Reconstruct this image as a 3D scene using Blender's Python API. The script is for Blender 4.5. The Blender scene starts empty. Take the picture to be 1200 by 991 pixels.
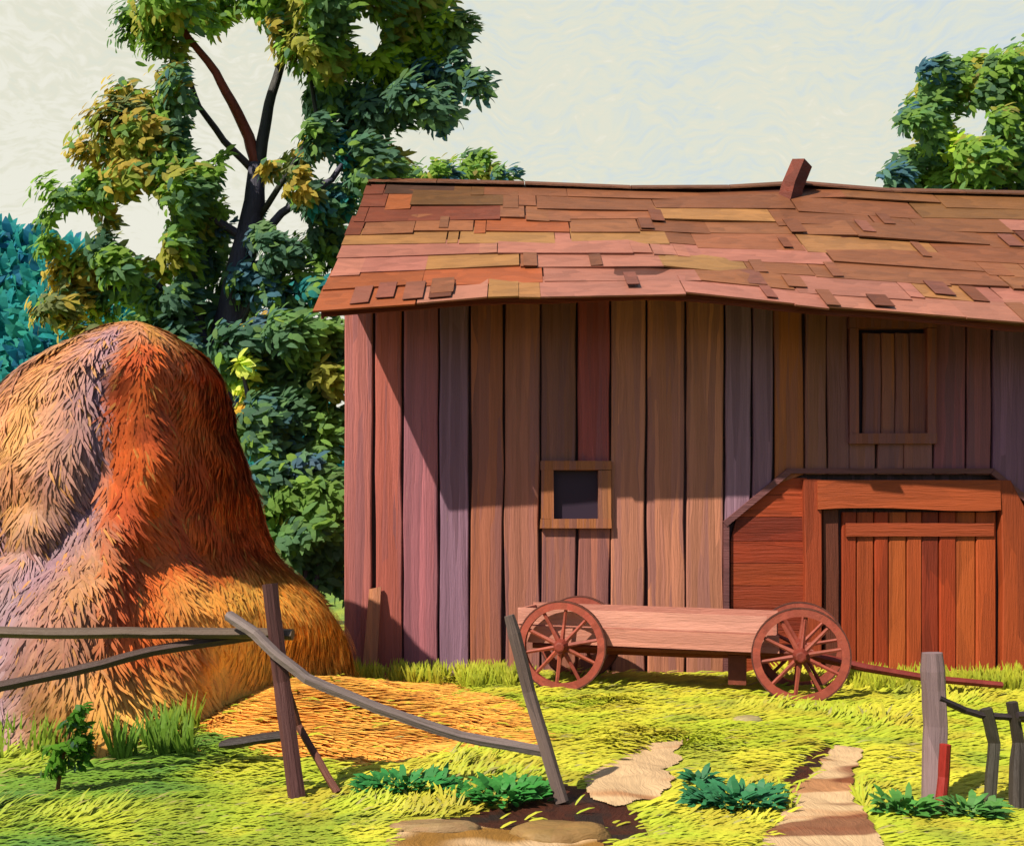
import bpy, math, random
from math import sin, cos, pi, radians, sqrt, exp, atan2
from mathutils import Vector, noise
random.seed(7)
R = random.random
def U(a, b): return a + (b - a) * R()

# ------------------------------------------------------------------ camera
sc = bpy.context.scene
col = sc.collection
EYE = 1.6; HZ = 630.0; F = 1200.0            # horizon row and focal length in photo pixels
cam_d = bpy.data.cameras.new('camera'); cam = bpy.data.objects.new('camera', cam_d); col.objects.link(cam)
cam.location = (0, 0, EYE); cam.rotation_euler = (radians(90), 0, 0)
cam_d.sensor_width = 36; cam_d.lens = 36.0; cam_d.shift_y = (HZ - 495.5) / 1200
cam_d.clip_end = 2000; cam_d.clip_start = .05
sc.camera = cam
# ------------------------------------------------------------------ light
SUN = Vector((-1.25, -1.2, 1.9)).normalized()       # direction towards the sun
EL = math.asin(SUN.z); AZ = atan2(SUN.x, SUN.y)
sl = bpy.data.lights.new('sun', 'SUN'); so = bpy.data.objects.new('sun', sl); col.objects.link(so)
sl.energy = 5.0; sl.angle = radians(.6); sl.color = (1.0, .88, .71)
so.location = (-10, -8, 20); so.rotation_euler = (-SUN).to_track_quat('-Z', 'Y').to_euler()
W = bpy.data.worlds.new('World'); sc.world = W; W.use_nodes = True
nt = W.node_tree; N = nt.nodes; L = nt.links; N.clear()
out = N.new('ShaderNodeOutputWorld')
sky = N.new('ShaderNodeTexSky'); sky.sky_type = 'NISHITA'; sky.sun_disc = False
sky.sun_elevation = EL; sky.sun_rotation = AZ % (2 * pi); sky.air_density = 1.0; sky.dust_density = 1.2
b1 = N.new('ShaderNodeBackground'); b1.inputs[1].default_value = .065; L.new(sky.outputs[0], b1.inputs[0])
tc = N.new('ShaderNodeTexCoord')
sepd = N.new('ShaderNodeSeparateXYZ'); L.new(tc.outputs['Generated'], sepd.inputs[0])
# brushed thin cloud: streaky cells over direction space
nz = N.new('ShaderNodeTexNoise'); nz.inputs['Scale'].default_value = 9; nz.inputs['Detail'].default_value = 3
L.new(tc.outputs['Generated'], nz.inputs['Vector'])
vm = N.new('ShaderNodeVectorMath'); vm.operation = 'MULTIPLY_ADD'; vm.inputs[1].default_value = (.10, .10, .10)
L.new(nz.outputs['Color'], vm.inputs[0]); L.new(tc.outputs['Generated'], vm.inputs[2])
mp = N.new('ShaderNodeMapping'); mp.inputs['Rotation'].default_value = (0, radians(28), 0); mp.inputs['Scale'].default_value = (22, 22, 80)
L.new(vm.outputs[0], mp.inputs[0])
vo = N.new('ShaderNodeTexVoronoi'); vo.inputs['Scale'].default_value = 1.0; L.new(mp.outputs[0], vo.inputs['Vector'])
sp = N.new('ShaderNodeSeparateColor'); L.new(vo.outputs['Color'], sp.inputs[0])
st = N.new('ShaderNodeTexNoise'); st.inputs['Scale'].default_value = 3.2; st.inputs['Detail'].default_value = 6; L.new(mp.outputs[0], st.inputs['Vector'])
ad = N.new('ShaderNodeMath'); ad.operation = 'MULTIPLY_ADD'; ad.inputs[1].default_value = .14
L.new(sp.outputs[0], ad.inputs[0])
big = N.new('ShaderNodeTexNoise'); big.inputs['Scale'].default_value = 2.6; big.inputs['Detail'].default_value = 2; L.new(tc.outputs['Generated'], big.inputs['Vector'])
a2 = N.new('ShaderNodeMath'); a2.operation = 'MULTIPLY_ADD'; a2.inputs[1].default_value = .8; L.new(st.outputs[0], a2.inputs[0])
m3 = N.new('ShaderNodeMath'); m3.operation = 'MULTIPLY'; m3.inputs[1].default_value = .9; L.new(big.outputs[0], m3.inputs[0]); L.new(m3.outputs[0], a2.inputs[2])
L.new(a2.outputs[0], ad.inputs[2])
tz = N.new('ShaderNodeMath'); tz.operation = 'MULTIPLY_ADD'; tz.inputs[1].default_value = -.85; tz.inputs[2].default_value = .17; L.new(sepd.outputs['Z'], tz.inputs[0])
tx = N.new('ShaderNodeMath'); tx.operation = 'MULTIPLY_ADD'; tx.inputs[1].default_value = -.34; L.new(sepd.outputs['X'], tx.inputs[0]); L.new(tz.outputs[0], tx.inputs[2])
ty = N.new('ShaderNodeMath'); ty.operation = 'ADD'; L.new(ad.outputs[0], ty.inputs[0]); L.new(tx.outputs[0], ty.inputs[1])
rp = N.new('ShaderNodeValToRGB'); pass
def lin(c): 
    c = c / 255.0
    return c / 12.92 if c <= .04045 else ((c + .055) / 1.055) ** 2.4
def S(r, g, b, k=1.0): return (lin(r) * k, lin(g) * k, lin(b) * k, 1.0)
KS = .66
e = rp.color_ramp.elements; e[0].position = .40; e[0].color = S(204, 217, 224, KS); e[1].position = 1.15 if False else 1.0; e[1].color = S(235, 234, 220, KS)
for p_, c_ in ((.58, S(214, 222, 217, KS)), (.72, S(222, 225, 210, KS)), (.86, S(227, 226, 208, KS))):
    q = e.new(p_); q.color = c_
L.new(ty.outputs[0], rp.inputs[0]); b2 = N.new('ShaderNodeBackground'); b2.inputs[1].default_value = 1.0; L.new(rp.outputs[0], b2.inputs[0])
mr = N.new('ShaderNodeMapRange'); mr.interpolation_type = 'SMOOTHSTEP'     # the cloud sheet lies to the north (ahead), open blue behind
mr.inputs['From Min'].default_value = .05; mr.inputs['From Max'].default_value = .6; L.new(sepd.outputs['Y'], mr.inputs['Value'])
mx = N.new('ShaderNodeMixShader'); L.new(mr.outputs[0], mx.inputs[0]); L.new(b1.outputs[0], mx.inputs[1]); L.new(b2.outputs[0], mx.inputs[2])
L.new(mx.outputs[0], out.inputs[0])
vs = sc.view_settings; vs.view_transform = 'Standard'; vs.look = 'None'; vs.gamma = 1; vs.use_curve_mapping = False
vs.exposure = .62
sc.cycles.max_bounces = 6; sc.cycles.use_denoising = True

# ------------------------------------------------------------------ helpers
def at(px, py, Y): return Vector(((px - 600) * Y / F, Y, EYE + (HZ - py) * Y / F))
def ground_xy(px, py): 
    Y = EYE * F / (py - HZ); return ((px - 600) * Y / F, Y)
def proj(p): return 600 + F * p[0] / p[1], HZ - F * (p[2] - EYE) / p[1]
def smooth(a, b, t):
    t = max(0, min(1, (t - a) / (b - a))); return t * t * (3 - 2 * t)
def inpoly(x, y, P):
    c = False; j = len(P) - 1
    for i in range(len(P)):
        xi, yi = P[i]; xj, yj = P[j]
        if (yi > y) != (yj > y) and x < (xj - xi) * (y - yi) / (yj - yi) + xi: c = not c
        j = i
    return c
def nz2(x, y, s=1.0, o=0): return noise.noise(Vector((x * s + o, y * s - o, o * 1.7)))
def vary(c, a=.12, h=.04):
    k = 1 + U(-a, a); return (c[0] * k * (1 + U(-h, h)), c[1] * k * (1 + U(-h, h)), c[2] * k * (1 + U(-h, h)), 1)
def mixc(a, b, t): return tuple(a[i] * (1 - t) + b[i] * t for i in range(3)) + (1,)

class MB:
    def __init__(s): s.v = []; s.f = []; s.c = []; s.uv = []
    def face(s, idx, c, uv=None):
        s.f.append(idx); s.c.append(c); s.uv.append(uv or [(0, 0)] * len(idx))
    def poly(s, pts, c):
        b = len(s.v); s.v += [tuple(p) for p in pts]; s.face(tuple(range(b, b + len(pts))), c)
    def hexa(s, P, c):            # P: 8 points, bottom 4 (ccw) then top 4
        b = len(s.v); s.v += [tuple(p) for p in P]
        for q in ((0, 3, 2, 1), (4, 5, 6, 7), (0, 1, 5, 4), (1, 2, 6, 5), (2, 3, 7, 6), (3, 0, 4, 7)):
            s.face(tuple(b + i for i in q), c)
    def box(s, x0, x1, y0, y1, z0, z1, c, j=0.0):
        P = [(x0, y0, z0), (x1, y0, z0), (x1, y1, z0), (x0, y1, z0), (x0, y0, z1), (x1, y0, z1), (x1, y1, z1), (x0, y1, z1)]
        s.hexa([(p[0] + U(-j, j), p[1], p[2] + U(-j, j)) for p in P], c)
    def plank(s, pts_l, pts_r, y0, y1, c):
        """board standing upright: left and right edge point lists (x,z) bottom to top; y0 front, y1 back. Front edges rounded."""
        n = len(pts_l); b = len(s.v); bv = .012
        for (xl, zl), (xr, zr) in zip(pts_l, pts_r):
            s.v += [(xl, y1, zl), (xl, y0 + bv, zl), (xl + bv, y0, zl), (xr - bv, y0, zr), (xr, y0 + bv, zr), (xr, y1, zr)]
        for i in range(n - 1):
            for k in range(6):
                a = b + i * 6 + k; d = b + i * 6 + (k + 1) % 6
                s.face((a, d, d + 6, a + 6), c)
        s.face(tuple(b + k for k in range(5, -1, -1)), c); s.face(tuple(b + (n - 1) * 6 + k for k in range(6)), c)
    def tube(s, pts, rad, c, n=8, jit=.12, flat=1.0, up=Vector((0, 0, 1))):
        b = len(s.v); m = len(pts); L_ = 0; pts = [Vector(p) for p in pts]
        ang = [2 * pi * k / n + U(-.15, .15) for k in range(n)]; rr = [1 + U(-jit, jit) for _ in range(n)]
        vv = []
        for i, p in enumerate(pts):
            t = (pts[min(i + 1, m - 1)] - pts[max(i - 1, 0)]).normalized()
            u_ = t.cross(up); 
            if u_.length < .05: u_ = t.cross(Vector((1, 0, 0)))
            u_.normalize(); w = u_.cross(t).normalized()
            r = rad[i] if isinstance(rad, (list, tuple)) else rad
            if i: L_ += (pts[i] - pts[i - 1]).length
            vv.append(L_)
            for k in range(n):
                q = r * rr[k] * (1 + U(-jit, jit) * .4)
                s.v.append(tuple(p + u_ * cos(ang[k]) * q + w * sin(ang[k]) * q * flat))
        for i in range(m - 1):
            for k in range(n):
                k2 = (k + 1) % n; a = b + i * n
                s.face((a + k, a + k2, a + n + k2, a + n + k), c,
                       [(k / n, vv[i]), ((k + 1) / n, vv[i]), ((k + 1) / n, vv[i + 1]), (k / n, vv[i + 1])])
        s.face(tuple(b + k for k in range(n - 1, -1, -1)), c); s.face(tuple(b + (m - 1) * n + k for k in range(n)), c)
    def dab(s, p, d, nrm, ln, wd, c, bend=.25):
        """one leaf / blade: tapered, bent strip from p along d"""
        d = d.normalized(); sd = d.cross(nrm)
        if sd.length < 1e-3: sd = d.cross(Vector((1, .3, .1)))
        sd.normalize(); nn = sd.cross(d)
        b = len(s.v)
        for t, w, h in ((0, .35, 0), (.3, 1, bend * .6), (.7, .85, bend * .7), (1, .12, 0)):
            q = p + d * ln * t + nn * ln * h * .5
            s.v.append(tuple(q - sd * wd * w * .5)); s.v.append(tuple(q + sd * wd * w * .5))
        for i in range(3): s.face((b + 2 * i, b + 2 * i + 1, b + 2 * i + 3, b + 2 * i + 2), c)
    def build(s, name, mat, parent=None, smooth_=False, label=None, cat=None, group=None, kind=None, origin=None):
        me = bpy.data.meshes.new(name)
        o3 = Vector(origin) if origin is not None else None
        v = s.v if o3 is None else [(a[0] - o3.x, a[1] - o3.y, a[2] - o3.z) for a in s.v]
        me.from_pydata(v, [], s.f)
        ca = me.color_attributes.new('Col', 'FLOAT_COLOR', 'CORNER'); flat = []
        ul = me.uv_layers.new(name='UVMap'); uf = []
        for f, c, u in zip(s.f, s.c, s.uv):
            for q in u: uf += q
            flat += list(c) * len(f)
        ca.data.foreach_set('color', flat); ul.data.foreach_set('uv', uf)
        if smooth_: me.polygons.foreach_set('use_smooth', [True] * len(me.polygons))
        me.materials.append(mat); me.update()
        o = bpy.data.objects.new(name, me); col.objects.link(o)
        if parent: o.parent = parent
        wl = Vector((0, 0, 0)); q_ = parent
        while q_: wl = wl + q_.location; q_ = q_.parent
        o.location = (o3 or Vector((0, 0, 0))) - wl
        tag(o, label, cat, group, kind)
        return o
def tag(o, label=None, cat=None, group=None, kind=None):
    if label: o['label'] = label
    if cat: o['category'] = cat
    if group: o['group'] = group
    if kind: o['kind'] = kind
def empty(name, loc, label, cat, group=None):
    o = bpy.data.objects.new(name, None); col.objects.link(o); o.location = loc; o.empty_display_size = .3
    tag(o, label, cat, group); return o

def paint(name, cell=(3, 3, 3), rot=(0, 0, 0), streak=(4, 4, 40), var=.35, hue=.0, bump=.5, dist=.15, rough=.6, tint=None, tintamt=0,
          coord='Object', trans=0, fleck=None, spec=.3, dist_scale=2.0, bdist=.02):
    """a surface in its own colour (attribute Col) broken up into uneven streaks and patches"""
    m = bpy.data.materials.new(name); m.use_nodes = True; nt = m.node_tree; N = nt.nodes; L = nt.links
    bs = N['Principled BSDF']; bs.inputs['Roughness'].default_value = rough; bs.inputs['Specular IOR Level'].default_value = spec
    at_ = N.new('ShaderNodeAttribute'); at_.attribute_name = 'Col'
    tc = N.new('ShaderNodeTexCoord')
    n1 = N.new('ShaderNodeTexNoise'); n1.inputs['Scale'].default_value = dist_scale; n1.inputs['Detail'].default_value = 2; L.new(tc.outputs[coord], n1.inputs['Vector'])
    w = N.new('ShaderNodeVectorMath'); w.operation = 'MULTIPLY_ADD'; w.inputs[1].default_value = (dist,) * 3; L.new(n1.outputs['Color'], w.inputs[0]); L.new(tc.outputs[coord], w.inputs[2])
    mA = N.new('ShaderNodeMapping'); mA.inputs['Rotation'].default_value = rot; mA.inputs['Scale'].default_value = cell; L.new(w.outputs[0], mA.inputs[0])
    vo = N.new('ShaderNodeTexVoronoi'); vo.inputs['Scale'].default_value = 1; L.new(mA.outputs[0], vo.inputs['Vector'])
    mB_ = N.new('ShaderNodeMapping'); mB_.inputs['Rotation'].default_value = rot; mB_.inputs['Scale'].default_value = streak; L.new(w.outputs[0], mB_.inputs[0])
    n2 = N.new('ShaderNodeTexNoise'); n2.inputs['Scale'].default_value = 1; n2.inputs['Detail'].default_value = 5; n2.inputs['Roughness'].default_value = .65; L.new(mB_.outputs[0], n2.inputs['Vector'])
    sp = N.new('ShaderNodeSeparateColor'); L.new(vo.outputs['Color'], sp.inputs[0])
    # value = 1 + var*((cell-.5) + 1.6*(streak-.5))
    m1 = N.new('ShaderNodeMath'); m1.operation = 'MULTIPLY_ADD'; m1.inputs[1].default_value = var; m1.inputs[2].default_value = 1 - var * .5 - var * .9; L.new(sp.outputs[0], m1.inputs[0])
    m2 = N.new('ShaderNodeMath'); m2.operation = 'MULTIPLY_ADD'; m2.inputs[1].default_value = var * 1.8; L.new(n2.outputs[0], m2.inputs[0]); L.new(m1.outputs[0], m2.inputs[2])
    mu = N.new('ShaderNodeVectorMath'); mu.operation = 'SCALE'; L.new(at_.outputs['Color'], mu.inputs[0]); L.new(m2.outputs[0], mu.inputs['Scale'])
    last = mu.outputs[0]
    if tint:
        mt = N.new('ShaderNodeMix'); mt.data_type = 'RGBA'; mt.inputs['B'].default_value = tint
        r1 = N.new('ShaderNodeMapRange'); r1.inputs['From Min'].default_value = .35; r1.inputs['From Max'].default_value = .9; r1.inputs['To Max'].default_value = tintamt
        L.new(sp.outputs[1], r1.inputs['Value']); L.new(r1.outputs[0], mt.inputs['Factor']); L.new(last, mt.inputs['A']); last = mt.outputs['Result']
    if fleck:
        nf = N.new('ShaderNodeTexNoise'); nf.inputs['Scale'].default_value = 1; nf.inputs['Detail'].default_value = 6; nf.inputs['Roughness'].default_value = .75
        mF = N.new('ShaderNodeMapping'); mF.inputs['Scale'].default_value = tuple(x * 1.3 for x in streak); mF.inputs['Location'].default_value = (7, 3, 1); L.new(w.outputs[0], mF.inputs[0]); L.new(mF.outputs[0], nf.inputs['Vector'])
        r2 = N.new('ShaderNodeMapRange'); r2.inputs['From Min'].default_value = fleck[1]; r2.inputs['From Max'].default_value = fleck[1] + .05; r2.inputs['To Max'].default_value = .75; L.new(nf.outputs[0], r2.inputs['Value'])
        mf = N.new('ShaderNodeMix'); mf.data_type = 'RGBA'; mf.inputs['B'].default_value = fleck[0]; L.new(r2.outputs[0], mf.inputs['Factor']); L.new(last, mf.inputs['A']); last = mf.outputs['Result']
    L.new(last, bs.inputs['Base Color'])
    if bump:
        hb = N.new('ShaderNodeMath'); hb.operation = 'MULTIPLY_ADD'; hb.inputs[1].default_value = -.5; L.new(vo.outputs['Distance'], hb.inputs[0]); L.new(n2.outputs[0], hb.inputs[2])
        bp = N.new('ShaderNodeBump'); bp.inputs['Strength'].default_value = bump; bp.inputs['Distance'].default_value = bdist; L.new(hb.outputs[0], bp.inputs['Height']); L.new(bp.outputs[0], bs.inputs['Normal'])
    if trans:
        tr = N.new('ShaderNodeBsdfTranslucent'); L.new(last, tr.inputs[0]); ms = N.new('ShaderNodeMixShader'); ms.inputs[0].default_value = trans
        L.new(bs.outputs[0], ms.inputs[1]); L.new(tr.outputs[0], ms.inputs[2]); L.new(ms.outputs[0], N['Material Output'].inputs[0])
    return m

M_leaf = paint('foliage', (2, 2, 2), streak=(9, 9, 9), var=.16, bump=0, trans=.6, rough=.7, spec=.1)
M_grass = paint('grass', (3, 3, 3), streak=(9, 9, 9), var=.14, bump=0, trans=.2, rough=.6)
M_ground = paint('turf', (5, 2.2, 3), (0, 0, .5), (22, 6, 10), var=.3, bump=.9, bdist=.04, dist=.5)
M_path = paint('sandy_path', (7, 3, 4), (0, 0, .35), (40, 6, 10), var=.16, bump=.8, bdist=.02, dist=.3)
M_plank = paint('barn_boards', (14, 4, .5), streak=(46, 20, 1.6), var=.34, bump=.9, bdist=.015, dist=.05, tint=S(118, 84, 100, .7), tintamt=.45, fleck=(S(200, 165, 140, .7), .67))
M_roof = paint('roof_shingles', (4.2, 8, 8), streak=(4, 34, 34), var=.28, bump=.9, bdist=.02, dist=.12, fleck=(S(205, 150, 115, .35), .72))
M_door = paint('door_boards', (5, 4, .8), streak=(50, 20, 2.4), var=.38, bump=.9, bdist=.015, dist=.05, fleck=(S(215, 150, 60, .8), .72))
M_hboard = paint('side_boards', (.8, 4, 6), streak=(2.4, 20, 50), var=.38, bump=.9, bdist=.015, dist=.05)
M_rail = paint('weathered_timber', (3, 1.2, 1), streak=(16, 2.2, 1), var=.4, bump=.9, bdist=.012, dist=.05, coord='UV', fleck=(S(190, 175, 150, .4), .68))
M_wagon = paint('wagon_timber', (.7, 3, 8), streak=(3, 20, 55), var=.25, bump=.8, bdist=.01, dist=.05, fleck=(S(215, 180, 160, .5), .70))
M_wheel = paint('wheel_timber', (7, 7, 7), streak=(18, 18, 18), var=.3, bump=.6, bdist=.01, dist=.1)
M_hay = paint('hay', (3, 3, 1.6), (0, .3, 0), streak=(22, 22, 5), var=.4, bump=.9, bdist=.04, dist=.3)
M_straw = paint('straw', (4, 4, 4), streak=(8, 8, 8), var=.25, bump=0, trans=.1)
M_bark = paint('bark', (3, 3, 1), streak=(16, 16, 3), var=.4, bump=.9, bdist=.03, dist=.2)
M_rock = paint('rock', (3, 3, 5), (0, .2, .3), (4, 6, 30), var=.3, bump=.9, bdist=.03, dist=.3)
M_hill = paint('wooded_hill', (.35, .35, .12), (0, 0, 0), (1.8, 1.8, .35), var=.5, bump=.6, bdist=.5, dist=2)
M_dark = bpy.data.materials.new('dark_pane'); M_dark.use_nodes = True
_b = M_dark.node_tree.nodes['Principled BSDF']; _b.inputs['Base Color'].default_value = (.03, .02, .036, 1); _b.inputs['Roughness'].default_value = .5; _b.inputs['Specular IOR Level'].default_value = .15

# ------------------------------------------------------------------ ground
PATH1 = [(684, 916), (712, 893), (738, 878), (772, 870), (806, 866), (792, 884), (800, 892), (776, 905), (792, 918), (770, 934), (722, 944), (690, 932)]
PATH2 = [(978, 878), (1012, 882), (1002, 905), (998, 925), (1016, 955), (1034, 991), (1060, 1060), (870, 1060), (892, 991), (906, 965), (930, 948), (934, 922), (958, 903)]
SAND3 = [(462, 966), (525, 962), (600, 972), (700, 985), (740, 1030), (440, 1030)]
SOIL = [(515, 960), (600, 940), (655, 918), (690, 926), (750, 948), (762, 978), (690, 1000), (600, 992), (530, 982)]
SOIL2 = [(915, 905), (955, 880), (980, 876), (955, 903), (934, 925), (915, 935)]
HAYP = [(150, 800), (440, 778), (520, 800), (600, 826), (640, 868), (610, 885), (520, 890), (420, 902), (350, 900), (270, 885), (200, 862)]
HAYB = [(200, 862), (150, 800)]
def W2(P): return [ground_xy(*p) for p in P]
wPATH1, wPATH2, wSAND3, wSOIL, wSOIL2, wHAY = map(W2, (PATH1, PATH2, SAND3, SOIL, SOIL2, HAYP))
def gh(x, y):
    if y > 30 or abs(x) > 30: return 0.0
    h = .035 * nz2(x, y, 1.1) + .02 * nz2(x, y, 3.1, 4)
    h *= smooth(12.2, 11.0, y) if y > 11 else 1
    dx, dy = x + 1.8, y - 9.2                                       # low heap of spilled hay
    h += .34 * exp(-((dx / 1.0) ** 2 + (dy / 1.3) ** 2)) * smooth(11.8, 10.9, y)
    return h
G_yel = S(198, 196, 58, .80); G_lime = S(176, 190, 50, .78); G_grn = S(108, 152, 46, .72); G_ol = S(180, 170, 52, .78); G_deep = S(84, 132, 58, .72); G_brown = S(140, 80, 30, .36)
HAYC = S(238, 180, 80, 1.0); HAYD = S(226, 154, 66, 1.0); SOILC = S(92, 44, 26, .42)
def gpat(x, y):
    """grass colour of the spot, patchy"""
    a = nz2(x, y, 1.3, 9); b = nz2(x, y, 2.9, 3); left = smooth(-1.2, -2.6, x)
    c = mixc(G_yel, G_lime, smooth(-.1, .35, a)); c = mixc(c, G_ol, smooth(.05, .4, b) * .8)
    c = mixc(c, mixc(G_lime, G_grn, smooth(-.35, .25, a)), left * .95)
    near = smooth(6.1, 5.5, y) * smooth(1.2, -1.0, x)
    c = mixc(c, G_grn, near * .6 * smooth(-.4, .2, b))
    return mixc(c, G_deep, smooth(.30, .45, nz2(x, y, 1.9, 21)) * (.35 + .3 * left))
def gcol(x, y):
    jx = x + .05 * nz2(x, y, 9); jy = y + .06 * nz2(x, y, 9, 5)
    if inpoly(jx, jy, wHAY): return mixc(HAYC, HAYD, smooth(-.1, .4, nz2(x, y, 3)))
    if inpoly(jx, jy, wSOIL) or inpoly(jx, jy, wSOIL2): return mixc(SOILC, S(60, 45, 40, .4), smooth(-.1, .4, nz2(x, y, 5)))
    if 11.9 < y < 16 and x > -2.2: return S(120, 84, 40, .4)
    return mixc(gpat(x, y), S(150, 130, 40, .6), .15)
xs = [-400, -200, -100, -50, -25, -15, -11] + [-8 + i * .055 for i in range(int(14.5 / .055))] + [7, 8, 10, 14, 22, 50, 100, 200, 400]
ys = [-300, -100, -30, -5, 0, 3] + [4.2 + i * .055 for i in range(int(9 / .055))] + [13.5, 14, 15, 17, 20, 25, 32, 45, 70, 120, 250, 600]
g = MB(); nx = len(xs)
for y in ys:
    for x in xs: g.v.append((x, y, gh(x, y)))
for j in range(len(ys) - 1):
    for i in range(nx - 1):
        cx, cy = (xs[i] + xs[i + 1]) / 2, (ys[j] + ys[j + 1]) / 2
        g.face((j * nx + i, j * nx + i + 1, (j + 1) * nx + i + 1, (j + 1) * nx + i), gcol(cx, cy) if 4.5 < cy < 40 and abs(cx) < 9 else (G_lime if cy >= 4.5 and cx < 9 else S(74, 84, 52, .8)))  # unseen ground behind and to the right darkened to cut bounce on the wall
g.build('ground', M_ground, smooth_=True, kind='structure')
def patch(name, P, cf, lift=.012, st=.013):
    m = MB(); ix = {}
    x0, x1 = min(p[0] for p in P), max(p[0] for p in P); y0, y1 = min(p[1] for p in P), max(p[1] for p in P)
    def vid(i, j):
        if (i, j) not in ix:
            x, y = x0 + i * st, y0 + j * st; ix[(i, j)] = len(m.v); m.v.append((x, y, gh(x, y) + lift + .008 * nz2(x, y, 8)))
        return ix[(i, j)]
    for j in range(int((y1 - y0) / st) + 1):
        for i in range(int((x1 - x0) / st) + 1):
            x, y = x0 + (i + .5) * st, y0 + (j + .5) * st
            if inpoly(x + .05 * nz2(x, y, 7), y + .05 * nz2(x, y, 7, 3), P): m.face((vid(i, j), vid(i + 1, j), vid(i + 1, j + 1), vid(i, j + 1)), cf(x, y))
    return m.build(name, M_path, smooth_=True, kind='structure')
SANDC = S(240, 204, 158, .56)
def sandc(x, y):
    return mixc(SANDC, S(216, 156, 108, .5), smooth(.1, .4, nz2(x * .6, y * 2.4, 2.2, 6)))
patch('path', wPATH1, sandc); 
def sand2(x, y):
    t = .8 * smooth(.16, .3, nz2(x * .6, y * 2.4, 1.3, 12)); return mixc(sandc(x, y), S(150, 66, 34, .4), t)
patch('path', wPATH2, sand2); patch('path', wSAND3, lambda x, y: mixc(S(206, 150, 66, .36), SANDC, smooth(-.2, .3, nz2(x, y, 3))), lift=.008)

# ------------------------------------------------------------------ far hill with woods
h = MB(); nxx, nyy = 70, 14
TEAL = S(40, 126, 130, 1.7)
for j in range(nyy):
    for i in range(nxx):
        x = -90 + i * 1.25; y = 62 + j * 2.6
        prof = 22.5 * smooth(60, 74, y) * (.9 + .1 * noise.noise(Vector((x * .08, 0, 0)))) * smooth(5, -38, x) + 1.0 * nz2(x, y, .35)
        h.v.append((x, y, max(-.5, prof) if 0 < j else -.6))
for j in range(nyy - 1):
    for i in range(nxx - 1):
        x = -90 + i * 1.25
        c = vary(mixc(TEAL, S(24, 74, 104, .6), smooth(-.2, .4, nz2(i * .3, j * .5))), .15); h.face((j * nxx + i, j * nxx + i + 1, (j + 1) * nxx + i + 1, (j + 1) * nxx + i), c)
hill = h.build('hill', M_hill, smooth_=True, kind='structure')
wd = MB()
for k in range(9000):
    x = U(-46, -6); y = U(61, 76)
    z = 22.5 * smooth(60, 74, y) * smooth(5, -38, x) + U(-.3, 1.4)
    c = vary(random.choice([TEAL, TEAL, S(48, 134, 134, 1.7), S(40, 104, 134, 1.5), S(50, 130, 118, 1.6)]), .2)
    wd.dab(Vector((x, y, z)), Vector((U(-.5, .5), U(-.6, 0), U(-1, 1))), Vector((0, -1, .5)), U(.8, 1.9), U(.5, .9), c)
wd.build('distant_wood', M_leaf, kind='stuff', label='blue green wood on the far hillside at the left edge', cat='wood')

# ------------------------------------------------------------------ barn
WX0, WX1 = -1.98, 9.2; WY = 12.0
barn = empty('barn', (2.5, 12, 0), 'weathered plank barn with a sagging patched reddish shingle roof and a plank door', 'barn')
def wz(py, Y=WY): return EYE + (HZ - py) * Y / F
def wx(px, Y=WY): return (px - 600) * Y / F
# eave and ridge profiles (px, py)
EAVE = [(330, 362), (375, 360), (450, 354), (600, 346), (800, 342), (900, 352), (1000, 362), (1200, 378), (1500, 390)]
RIDG = [(380, 213), (425, 213), (560, 216), (800, 224), (940, 217), (1060, 226), (1200, 229), (1500, 238)]
def interp(T, x):
    if x <= T[0][0]: return T[0][1]
    for (a, b), (c, d) in zip(T, T[1:]):
        if x <= c: return b + (d - b) * (lambda t: t * t * (3 - 2 * t) * .8 + t * .2)((x - a) / (c - a))
    return T[-1][1]
EY, RY = 10.8, 14.4
def roofpt(x, t, lift=0.0):
    """x world metres at the eave plane, t 0 eave .. 1 ridge (front slope)"""
    Y = EY + (RY - EY) * t
    pe = interp(EAVE, 600 + F * x / EY); pr = interp(RIDG, 600 + F * x / RY)
    ze = EYE + (HZ - pe) * EY / F; zr = EYE + (HZ - pr) * RY / F
    z = ze + (zr - ze) * t + .03 * nz2(x, t * 3, 1.4, 2) - .05 * sin(pi * t)
    return Vector((x, Y - .62 * lift, z + .79 * lift))
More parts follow.
